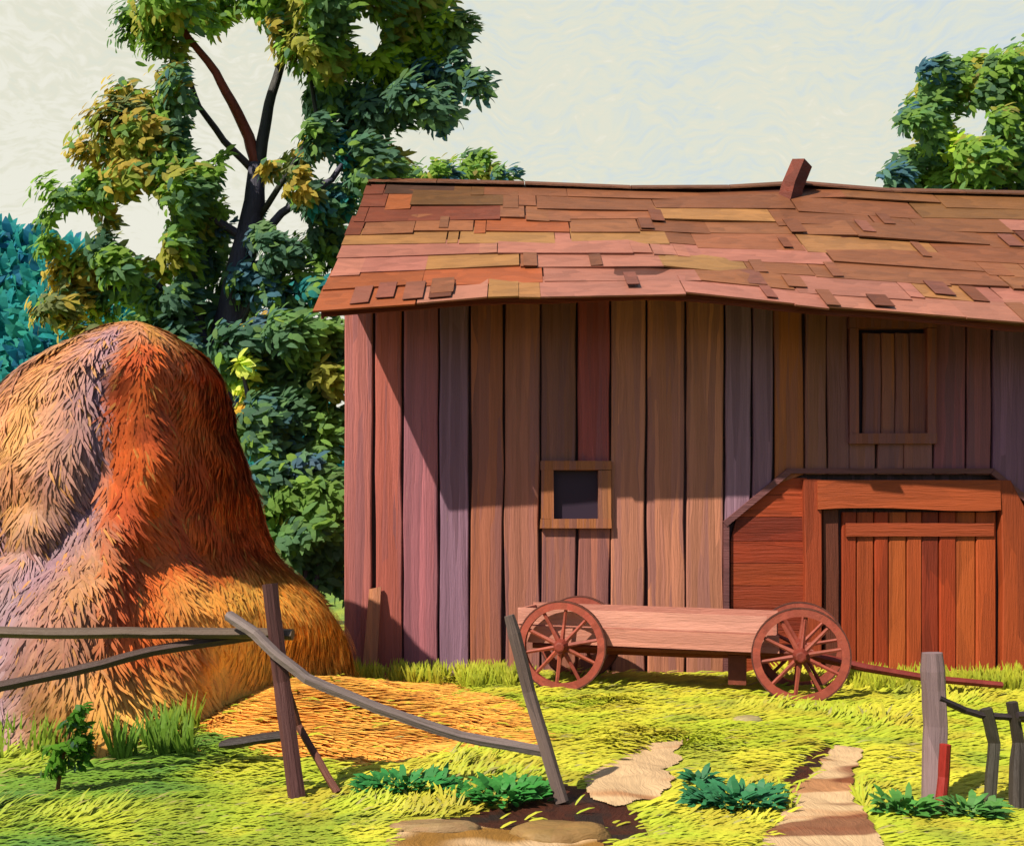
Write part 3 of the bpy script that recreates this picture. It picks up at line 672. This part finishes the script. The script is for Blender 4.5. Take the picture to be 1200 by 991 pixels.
part('post', [(316, 684, 6.5), (330, 800, 6.45), (349, 940, 6.25)], [.048] * 4 + [.052] * 5, PURP, fence)
part('post', [(597, 720, 6.3), (620, 810, 6.3), (659, 940, 6.2)], [.034] + [.044] * 8, S(126, 108, 102, .5), fence)
part('brace', [(325, 770, 6.55), (350, 850, 6.6), (396, 930, 6.3)], .027, S(104, 60, 48, .7), fence)
part('rail', [(-80, 737, 6.7), (60, 742, 6.6), (180, 741, 6.6), (300, 742, 6.56), (343, 743, 6.55)], .052, GRB, fence, flat=.75)
part('rail', [(-80, 820, 6.4), (40, 796, 6.5), (120, 778, 6.55), (180, 762, 6.6), (300, 744, 6.66)], .044, S(96, 74, 70, .5), fence, flat=.8)
part('rail', [(268, 720, 6.5), (300, 742, 6.42), (325, 766, 6.38), (360, 795, 6.35), (440, 828, 6.35), (540, 862, 6.35), (640, 880, 6.33)], .044, GREY, fence, flat=.8)
part('rail', [(258, 873, 6.45), (300, 866, 6.42), (336, 862, 6.40)], [.025] + [.042] * 8, S(70, 62, 62, .5), fence, flat=.8)
f2 = empty('post_fence', (3.3, 6.3, 0), 'low broken fence of one thick grey post and two thin dark posts', 'fence')
part('post', [(1092, 765, 6.2), (1096, 850, 6.2), (1094, 950, 6.15)], [.058] + [.068] * 8, S(152, 128, 132, .55), f2, n=8)
part('rail', [(1100, 818, 6.15), (1130, 832, 6.2), (1150, 838, 6.2), (1205, 842, 6.2), (1290, 838, 6.2)], .022, S(66, 56, 60, .5), f2)
part('post', [(1156, 830, 6.2), (1166, 870, 6.2), (1160, 945, 6.1)], .036, S(74, 70, 58, .5), f2)
part('post', [(1186, 822, 6.2), (1194, 870, 6.2), (1192, 955, 6.05)], [.035] * 5 + [.05] * 4, S(70, 62, 56, .5), f2)
part('rail', [(1192, 838, 6.12), (1230, 836, 6.15), (1290, 845, 6.2)], .02, S(66, 56, 60, .5), f2)
m = MB(); rail(m, [(1108, 872, 6.05), (1106, 910, 6.05), (1101, 955, 6.0)], .032, S(176, 46, 34, .6)); m.build('stake', M_rail, label='short bright red stake standing against the grey post', cat='stake')

# ------------------------------------------------------------------ rocks
def rock(px, py, rx_, ry_, rz_, c, lab, rot=0):
    x, y = ground_xy(px, py); m = MB(); nu, nv = 18, 9
    for j in range(nv + 1):
        ph = -pi / 2 + pi * j / nv
        for i in range(nu):
            a = 2 * pi * i / nu; d = Vector((cos(ph) * cos(a), cos(ph) * sin(a), sin(ph)))
            k = 1 + .16 * noise.noise(d * 1.7 + Vector((px, 0, 0))) + .05 * noise.noise(d * 5)
            q = Vector((d.x * rx_, d.y * ry_, max(-.3, min(.8, d.z * 1.2)) * rz_)) * k
            m.v.append((x + q.x * cos(rot) - q.y * sin(rot), y + q.x * sin(rot) + q.y * cos(rot), gh(x, y) + q.z))
    for j in range(nv):
        for i in range(nu): m.face((j * nu + i, j * nu + (i + 1) % nu, (j + 1) * nu + (i + 1) % nu, (j + 1) * nu + i), vary(c, .06))
    return m.build('rock', M_rock, smooth_=True, label=lab, cat='rock', group='rocks in the grass')
ROCKS = [(655, 978, .28, .16, .09, S(190, 150, 90, .36), 'large flat tan rock below the leaning grey post'),
         (512, 972, .26, .09, .05, S(206, 170, 120, .36), 'long pale flat rock at the bottom edge left of the big tan rock'),
         (876, 846, .14, .10, .06, S(226, 208, 150, .40), 'small pale stone in the yellow grass below the wagon'),
         (955, 812, .07, .06, .04, S(200, 150, 120, .4), 'tiny pinkish stone by the right wagon wheel')]
for r_ in ROCKS: rock(*r_)
rockxy = [(ground_xy(r[0], r[1]), max(r[2], r[3])) for r in ROCKS]

# ------------------------------------------------------------------ trees and shrubs
GR = (112, 144, 62); OL = (158, 142, 66); BR = (158, 184, 58); DG = (72, 104, 84); BL = (66, 104, 122); TE = (42, 116, 120); MG = (94, 128, 76); NV = (72, 98, 116); YG = (196, 206, 100); OC = (190, 160, 66)
LK = 1.5
HOLES = [(284, 82, 34, 62), (326, 130, 22, 52), (236, 80, 16, 40), (250, 130, 20, 30), (240, 163, 18, 16), (276, 213, 15, 30), (166, 265, 22, 36), (330, 255, 22, 13), (85, 267, 20, 18), (378, 201, 11, 12), (426, 42, 13, 20), (560, 68, 14, 14)]
def crown(name, parent, clumps, holes, ls=.17, dens=1.0, k=LK, depth=.8):
    m = MB()
    for (px, py, r, cc, Y) in clumps:
        c0 = at(px, py, Y); rw = r * 1.08 * Y / F; n = int(300 * (r / 40.0) ** 1.7 * dens)
        base = S(*cc, k)
        subs = [Vector((U(-.75, .75), U(-.7, .7), U(-.7, .7))) for _ in range(7)]
        for _ in range(n):
            d = random.choice(subs) + Vector((random.gauss(0, .3), random.gauss(0, .3), random.gauss(0, .24)))
            if d.length > 1.35 or d.length < .02: continue
            rr = d.length; d.normalize(); p = c0 + Vector((d.x * rw * rr, d.y * rw * rr * depth * 1.3, d.z * rw * rr * .9))
            qx, qy = proj(p); bad = False
            for (hx_, hy_, ha, hb_) in holes:
                if ((qx - hx_) / (ha + 9)) ** 2 + ((qy - hy_) / (hb_ + 9)) ** 2 < U(.8, 1.1): bad = True; break
            if bad: continue
            a = .8 * noise.noise(c0 * .7) + .5; dr_ = Vector((cos(a) + U(-1, 1), U(-.6, .6), -sin(a) * .8 + U(-1, 1)))
            nn = (d * .45 + Vector((U(-.4, .4) - .3, U(-.35, .35) - .6, U(-.35, .45) + .4))).normalized()
            cc2 = vary(base if R() > .22 else S(*random.choice([GR, MG, DG]), k), .15, .06)
            t = noise.noise(p * 1.7)
            if t > .22: cc2 = mixc(cc2, vary(S(*(DG if cc not in (DG, BL, NV, TE) else random.choice([BL, DG, MG])), k), .2), .7)
            elif t < -.30: cc2 = mixc(cc2, vary(S(*(OL if cc == GR else GR), k), .2), .6)
            dr_ = dr_ - nn * dr_.dot(nn)
            m.dab(p, dr_, nn, U(.7, 1.4) * ls, U(.35, .6) * ls, cc2, .2)
    return m.build(name, M_leaf, parent)
def limb(m, pts, r0, r1, c):
    P = []; 
    for i in range(len(pts) - 1):
        for k_ in range(3): P.append(at(*pts[i]).lerp(at(*pts[i + 1]), k_ / 3))
    P.append(at(*pts[-1])); n = len(P)
    P = [p + Vector((.03 * noise.noise(p * 2), .05 * noise.noise(p * 2 + Vector((5, 0, 0))), 0)) for p in P]
    m.tube(P, [r0 + (r1 - r0) * i / (n - 1) for i in range(n)], c, n=8, jit=.08, up=Vector((.2, 1, 0)))
TY = 15.5
t1 = empty('broadleaf_tree', at(258, HZ, TY) - Vector((0, 0, EYE)), 'tall broadleaf tree with an open crown and forked trunk rising behind the haystack', 'tree', 'trees around the barn')
tm = MB(); BK = S(62, 62, 84, .9); RB = S(134, 62, 42, .7)
limb(tm, [(258, 756, TY), (252, 470, TY), (262, 400, TY), (284, 300, TY), (298, 235, TY), (300, 192, TY)], .30, .125, BK)
trk = tm.build('trunk', M_bark, t1, smooth_=True)
for pts, r0, r1, c in (([(298, 225, TY), (300, 196, TY), (292, 160, TY), (272, 120, TY - .2), (252, 85, TY - .3), (222, 45, TY - .4), (200, 10, TY - .4)], .115, .035, RB),
                       ([(299, 225, TY), (302, 196, TY), (310, 150, TY), (318, 110, TY + .2), (335, 60, TY + .3), (350, 0, TY + .3), (352, -60, TY)], .11, .04, S(56, 58, 60, .6)),
                       ([(296, 200, TY), (262, 165, TY), (235, 125, TY), (218, 85, TY + .2), (212, 40, TY)], .06, .03, S(70, 60, 60, .6)),
                       ([(298, 260, TY), (340, 200, TY - .2), (372, 140, TY - .3), (362, 90, TY - .3), (340, 50, TY - .3)], .05, .02, S(50, 56, 52, .6)),
                       ([(290, 280, TY), (240, 250, TY - .2), (190, 215, TY - .4), (140, 190, TY - .4)], .07, .03, BK),
                       ([(255, 430, TY), (225, 370, TY - .2), (180, 330, TY - .4), (120, 300, TY - .5)], .08, .03, BK),
                       ([(282, 300, TY), (330, 250, TY), (390, 210, TY), (450, 120, TY)], .08, .03, BK),
                       ([(255, 440, TY - .1), (272, 405, TY - .1), (296, 350, TY - .3), (340, 300, TY - .3)], .06, .02, S(50, 56, 60, .6)),
                       ([(250, 480, TY), (238, 400, TY - .1), (228, 330, TY), (222, 260, TY)], .09, .03, S(60, 70, 56, .6))):
    lm = MB(); limb(lm, pts, r0, r1, c); lm.build('limb', M_bark, t1, smooth_=True)
CL = [(190, 8, 42, GR), (165, 40, 30, GR), (195, 70, 28, GR), (215, 105, 24, DG), (235, 15, 40, GR), (290, -5, 40, GR), (345, 5, 45, GR), (400, -5, 50, GR), (360, 65, 34, GR), (395, 75, 38, GR), (455, 15, 45, GR), (495, 25, 38, GR),
      (260, 30, 22, OL), (200, 95, 22, OL), (330, 45, 24, OL), (385, 100, 30, MG), (440, 80, 32, BR), (470, 70, 34, BR), (505, 45, 30, BR), (535, 40, 20, BR), (480, 105, 28, GR), (545, 90, 26, DG), (520, 110, 34, BL), (490, 128, 30, DG), (560, 105, 15, DG),
      (445, 130, 30, DG), (420, 165, 32, TE), (430, 115, 26, GR), (400, 140, 34, DG), (370, 165, 24, DG), (395, 185, 24, TE), (375, 225, 30, DG), (430, 195, 28, DG), (360, 120, 20, DG), (460, 195, 22, GR),
      (150, 122, 28, OL), (128, 150, 32, OL), (165, 165, 38, OL), (190, 140, 26, OL), (115, 195, 32, OL), (150, 210, 26, OL), (195, 195, 34, GR), (125, 240, 22, OL), (200, 120, 18, GR), (70, 235, 24, GR), (58, 262, 15, GR), (110, 225, 20, GR), (60, 290, 14, GR), (110, 285, 16, DG),
      (222, 200, 30, GR), (235, 225, 30, GR), (210, 260, 24, GR), (245, 250, 24, GR), (200, 230, 26, GR), (205, 290, 28, GR), (130, 282, 18, OL), (145, 232, 12, OL), (205, 165, 24, DG), (260, 190, 10, GR),
      (75, 320, 20, OL), (105, 315, 28, OL), (140, 320, 24, GR), (170, 320, 26, GR), (100, 355, 30, OL), (140, 355, 26, DG), (60, 365, 20, OL), (170, 365, 24, GR), (195, 345, 26, DG), (228, 305, 28, DG), (255, 285, 24, NV), (265, 330, 26, DG), (235, 365, 30, DG), (270, 375, 26, NV),
      (350, 170, 18, OL), (340, 195, 16, OL), (355, 215, 18, OL), (318, 200, 12, OL), (305, 285, 18, NV), (325, 300, 22, DG), (355, 290, 22, GR), (350, 330, 22, GR), (385, 265, 24, DG), (395, 300, 24, DG), (300, 330, 28, BL), (330, 355, 24, BL), (375, 345, 26, TE), (390, 240, 20, TE), (355, 245, 10, GR), (290, 245, 12, NV), (350, 232, 10, DG),
      (210, 400, 30, DG), (245, 410, 28, MG), (160, 395, 24, MG), (90, 390, 20, OL), (165, 280, 0, GR), (30, 330, 0, GR)]
CL += [(x, y, 46, random.choice([GR, MG, BR])) for x, y in ((180, -60), (250, -80), (330, -80), (410, -80), (480, -60), (300, -160), (400, -150), (350, -230))]
crown('crown', t1, [(a, b, r, c, TY + (U(.5, 1.0) if (abs(a - (300 - max(0, b - 190) * .17)) < r * .8 and 180 < b < 480) else U(-.9, .7))) for a, b, r, c in CL if r], HOLES, ls=.175, dens=3.3)

def shrub(px, Y, clumps, lab, base=None, hol=(), ls=.19, dens=3.2, nm='shrub'):
    g0 = Vector((wx(px, Y), Y, 0)); e_ = empty(nm, g0, lab, 'shrub' if nm == 'shrub' else 'tree', 'shrubs between haystack and barn' if nm == 'shrub' else 'trees around the barn')
    m_ = MB()
    for s_ in range(4):
        tgt = random.choice(clumps); p1_ = at(tgt[0], tgt[1], tgt[4])
        m_.tube([g0 + Vector((U(-.1, .1), U(-.1, .1), -.05)), g0.lerp(p1_, .45) + Vector((U(-.1, .1), 0, .2)), p1_], [.05, .035, .015], BK, n=6)
    m_.build('stem', M_bark, e_); crown('foliage', e_, clumps, hol, ls=ls, dens=dens); return e_
cs = [(px, py, r, c, 14.3 + U(-.4, .4)) for px, py, r, c in [(275, 400, 24, DG), (310, 400, 30, NV), (350, 395, 30, MG), (385, 400, 26, DG), (320, 440, 28, MG), (360, 440, 30, MG), (390, 450, 24, GR), (310, 480, 26, DG), (350, 485, 30, MG), (388, 500, 26, MG), (300, 520, 20, DG),
      (330, 525, 28, DG), (370, 540, 30, MG), (305, 385, 14, OC), (283, 430, 10, YG), (284, 455, 10, YG), (282, 480, 8, OC), (262, 440, 18, MG), (270, 500, 12, DG)]]
shrub(350, 14.3, cs, 'tall dark green shrub filling the gap between the haystack and the barn corner')
cs = [(px, py, r, c, 13.6 + U(-.3, .3)) for px, py, r, c in [(310, 565, 22, DG), (345, 570, 26, MG), (380, 580, 26, MG), (320, 610, 24, MG), (355, 620, 28, MG), (388, 630, 22, DG), (335, 655, 24, MG), (370, 665, 26, MG), (395, 680, 18, DG), (360, 550, 16, NV), (337, 605, 9, OC), (340, 690, 24, MG), (350, 740, 26, MG), (350, 720, 22, DG)]]
shrub(355, 13.6, cs, 'lower mid green shrub with a few yellow leaves beside the foot of the haystack')
cs = [(px, py, r, c, 21 + U(-.8, .8)) for px, py, r, c in [(430, 205, 24, DG), (465, 205, 22, GR), (500, 203, 20, GR), (535, 202, 22, GR), (565, 200, 18, GR), (590, 212, 14, BL), (520, 218, 18, BL), (550, 190, 12, GR), (470, 230, 24, DG), (540, 235, 24, DG), (500, 260, 40, DG), (560, 270, 30, DG), (440, 260, 36, DG), (500, 320, 50, DG)]]
shrub(500, 21, cs, 'low round tree whose green top just shows over the left end of the barn roof', nm='small_tree')
T2 = 23.0
CR = [(1108, 95, 26, GR), (1100, 120, 24, MG), (1140, 95, 26, GR), (1180, 85, 28, GR), (1215, 75, 30, GR), (1160, 110, 26, GR), (1195, 115, 30, BR), (1080, 120, 16, GR), (1075, 150, 22, MG), (1100, 150, 20, GR), (1085, 180, 28, GR), (1120, 185, 28, BR), (1055, 195, 18, DG), (1045, 212, 16, BL), (1075, 212, 24, GR), (1110, 215, 26, GR), (1150, 190, 28, GR), (1185, 160, 26, GR), (1185, 200, 30, GR), (1220, 180, 36, MG), (1225, 130, 34, GR), (1150, 220, 26, GR), (1170, 140, 14, GR), (1090, 82, 14, BL), (1060, 135, 12, BL), (1260, 110, 40, GR), (1270, 180, 44, GR), (1240, 230, 40, MG), (1180, 240, 40, MG), (1110, 250, 40, MG), (1150, 280, 50, DG)]
t2 = empty('broadleaf_tree', (wx(1190, T2), T2, 0), 'round green tree rising behind the right end of the barn roof', 'tree', 'trees around the barn')
tm = MB(); limb(tm, [(1190, 714, T2), (1188, 400, T2), (1180, 260, T2), (1165, 160, T2)], .3, .08, BK); tm.build('trunk', M_bark, t2, smooth_=True)
for pts in ([(1185, 300, T2), (1130, 230, T2), (1095, 170, T2)], [(1185, 280, T2), (1230, 200, T2), (1250, 120, T2)]):
    tm = MB(); limb(tm, pts, .12, .04, BK); tm.build('limb', M_bark, t2, smooth_=True)
crown('crown', t2, [(a, b, r, c, T2 + U(-1.2, 1.2)) for a, b, r, c in CR], [(1137, 145, 13, 9)], ls=.22, dens=3.5)

# sapling at lower left
sp0 = Vector((*ground_xy(66, 935), 0)); sa = empty('sapling', sp0, 'small dark green sapling with a thin brown stem in the left foreground grass', 'sapling')
m = MB(); m.tube([sp0, sp0 + Vector((.03, 0, .2)), sp0 + Vector((.08, .02, .42))], [.014, .012, .008], S(150, 96, 50, .5), n=6); m.build('stem', M_bark, sa)
crown('foliage', sa, [(px, py, r, c, sp0.y + U(-.05, .05)) for px, py, r, c in [(88, 835, 10, (70, 120, 36)), (88, 852, 14, (70, 120, 36)), (88, 872, 17, (80, 130, 40)), (86, 888, 15, (70, 118, 36)), (66, 880, 12, (96, 150, 44)), (60, 895, 12, (84, 140, 40))]], [], ls=.055, dens=1.6, k=1.0)

# broad leaved weeds
def weed(px, py, n, sp_w, c, lab, ht=.16):
    x, y = ground_xy(px, py); m = MB()
    for _ in range(n):
        a = U(0, 2 * pi); r = sqrt(R()); p = Vector((x + cos(a) * r * sp_w, y + sin(a) * r * sp_w * .45, 0)); p.z = gh(p.x, p.y) + U(0, ht * .5)
        m.dab(p, Vector((cos(a) * .7 + U(-.4, .4), sin(a) * .5 - .2, U(.05, .5))), Vector((0, -.4, 1)), U(.06, .13), U(.03, .055), vary(S(*c, .8), .15, .06), .3)
    m.build('weed', M_grass, label=lab, cat='weed', group='leafy weeds in the grass')
weed(862, 945, 260, .26, (52, 122, 78), 'dark bluish green weed clump left of the sandy path at the bottom')
weed(480, 930, 240, .30, (52, 132, 64), 'dark green weed patch at left below the fallen fence rail')
weed(590, 938, 220, .28, (62, 140, 60), 'dark green weed patch just left of the grey leaning post foot')
weed(1060, 955, 80, .14, (80, 142, 62), 'small green weed tuft between path and thick grey post')
weed(1140, 955, 100, .14, (84, 138, 66), 'small green weed tuft between the grey post and thin dark posts')
weed(820, 925, 40, .08, (50, 118, 76), 'tiny bluish green weed sprig beside the sandy patch')

# ------------------------------------------------------------------ grass
gs = MB()
def nograss(x, y):
    jx = x + .05 * nz2(x, y, 9); jy = y + .06 * nz2(x, y, 9, 5)
    if inpoly(jx, jy, wPATH1) or inpoly(jx, jy, wPATH2) or inpoly(jx, jy, wSAND3): return 1
    if inpoly(jx, jy, wSOIL) or inpoly(jx, jy, wSOIL2): return .93
    if inpoly(jx, jy, wHAY): return .985
    if y > 11.85 and x > -2.0: return 1
    for (q, r) in rockxy:
        if (x - q[0]) ** 2 + ((y - q[1]) * 1.3) ** 2 < r * r: return 1
    if (x - HC.x) ** 2 + (y - HC.y) ** 2 < 2.0 ** 2: return 1
    return 0
for k in range(140000):
    y = 4.9 + 7.2 * R() ** 1.25; x = U(-.56, .56) * y
    if R() < nograss(x, y): continue
    if not (R() < .12) and nograss(x + .07, y - .05) > .9 and nograss(x + .07, y - .05) != .985: continue
    a = 2.4 * nz2(x, y, .8, 31) + U(-.45, .45)
    tall = 1 + .9 * max(0, nz2(x, y, 2.2, 40))
    if x < -2 and y < 8.4: tall *= 1.35
    if y > 11.3: tall *= 1.5
    c = vary(gpat(x, y), .09, .04)
    if R() < .03: c = vary(S(226, 220, 130, .38), .1)
    gs.dab(Vector((x, y, gh(x, y) - .005)), Vector((cos(a), .4 * sin(a) - .2, U(0, .32))), Vector((0, -.4, 1)), U(.08, .19) * tall * (.55 + .45 * smooth(4.8, 8.5, y)), U(.014, .03) * (.7 + .3 * smooth(4.8, 8.5, y)), c, U(.1, .4))
for k in range(500):            # taller tufts round the haystack foot, wheels and wall
    q = random.choice([(U(390, 620), U(792, 806)), (U(0, 230), U(845, 895)), (U(0, 120), U(850, 880)), (U(1000, 1200), U(798, 812))])
    x, y = ground_xy(*q); 
    if (x - HC.x) ** 2 + (y - HC.y) ** 2 < 1.9 ** 2: continue
    left = x < -2; c0 = G_grn if left else G_lime
    for _ in range(9):
        xx, yy = x + U(-.05, .05), min(y + U(-.05, .05), 11.8); c = vary(mixc(c0, gpat(xx, yy), .5), .2)
        gs.dab(Vector((xx, yy, gh(xx, yy) - .01)), Vector((U(-.4, .4), U(-.3, .1), 1)), Vector((0, -1, .3)), U(.12, .26) * (1.4 if left else 1), U(.014, .026), c, .2)
# behind the haystack / left of the barn
for k in range(3500):
    x, y = U(-4, -1.9), U(11.2, 14.5); c = vary(S(160, 190, 30, .42), .15)
    gs.dab(Vector((x, y, 0)), Vector((U(-.4, .4), U(-.3, .1), 1)), Vector((0, -1, .3)), U(.15, .3), U(.02, .04), c, .2)
gs.build('grass', M_grass, kind='stuff', label='short yellow green grass over the yard', cat='grass')
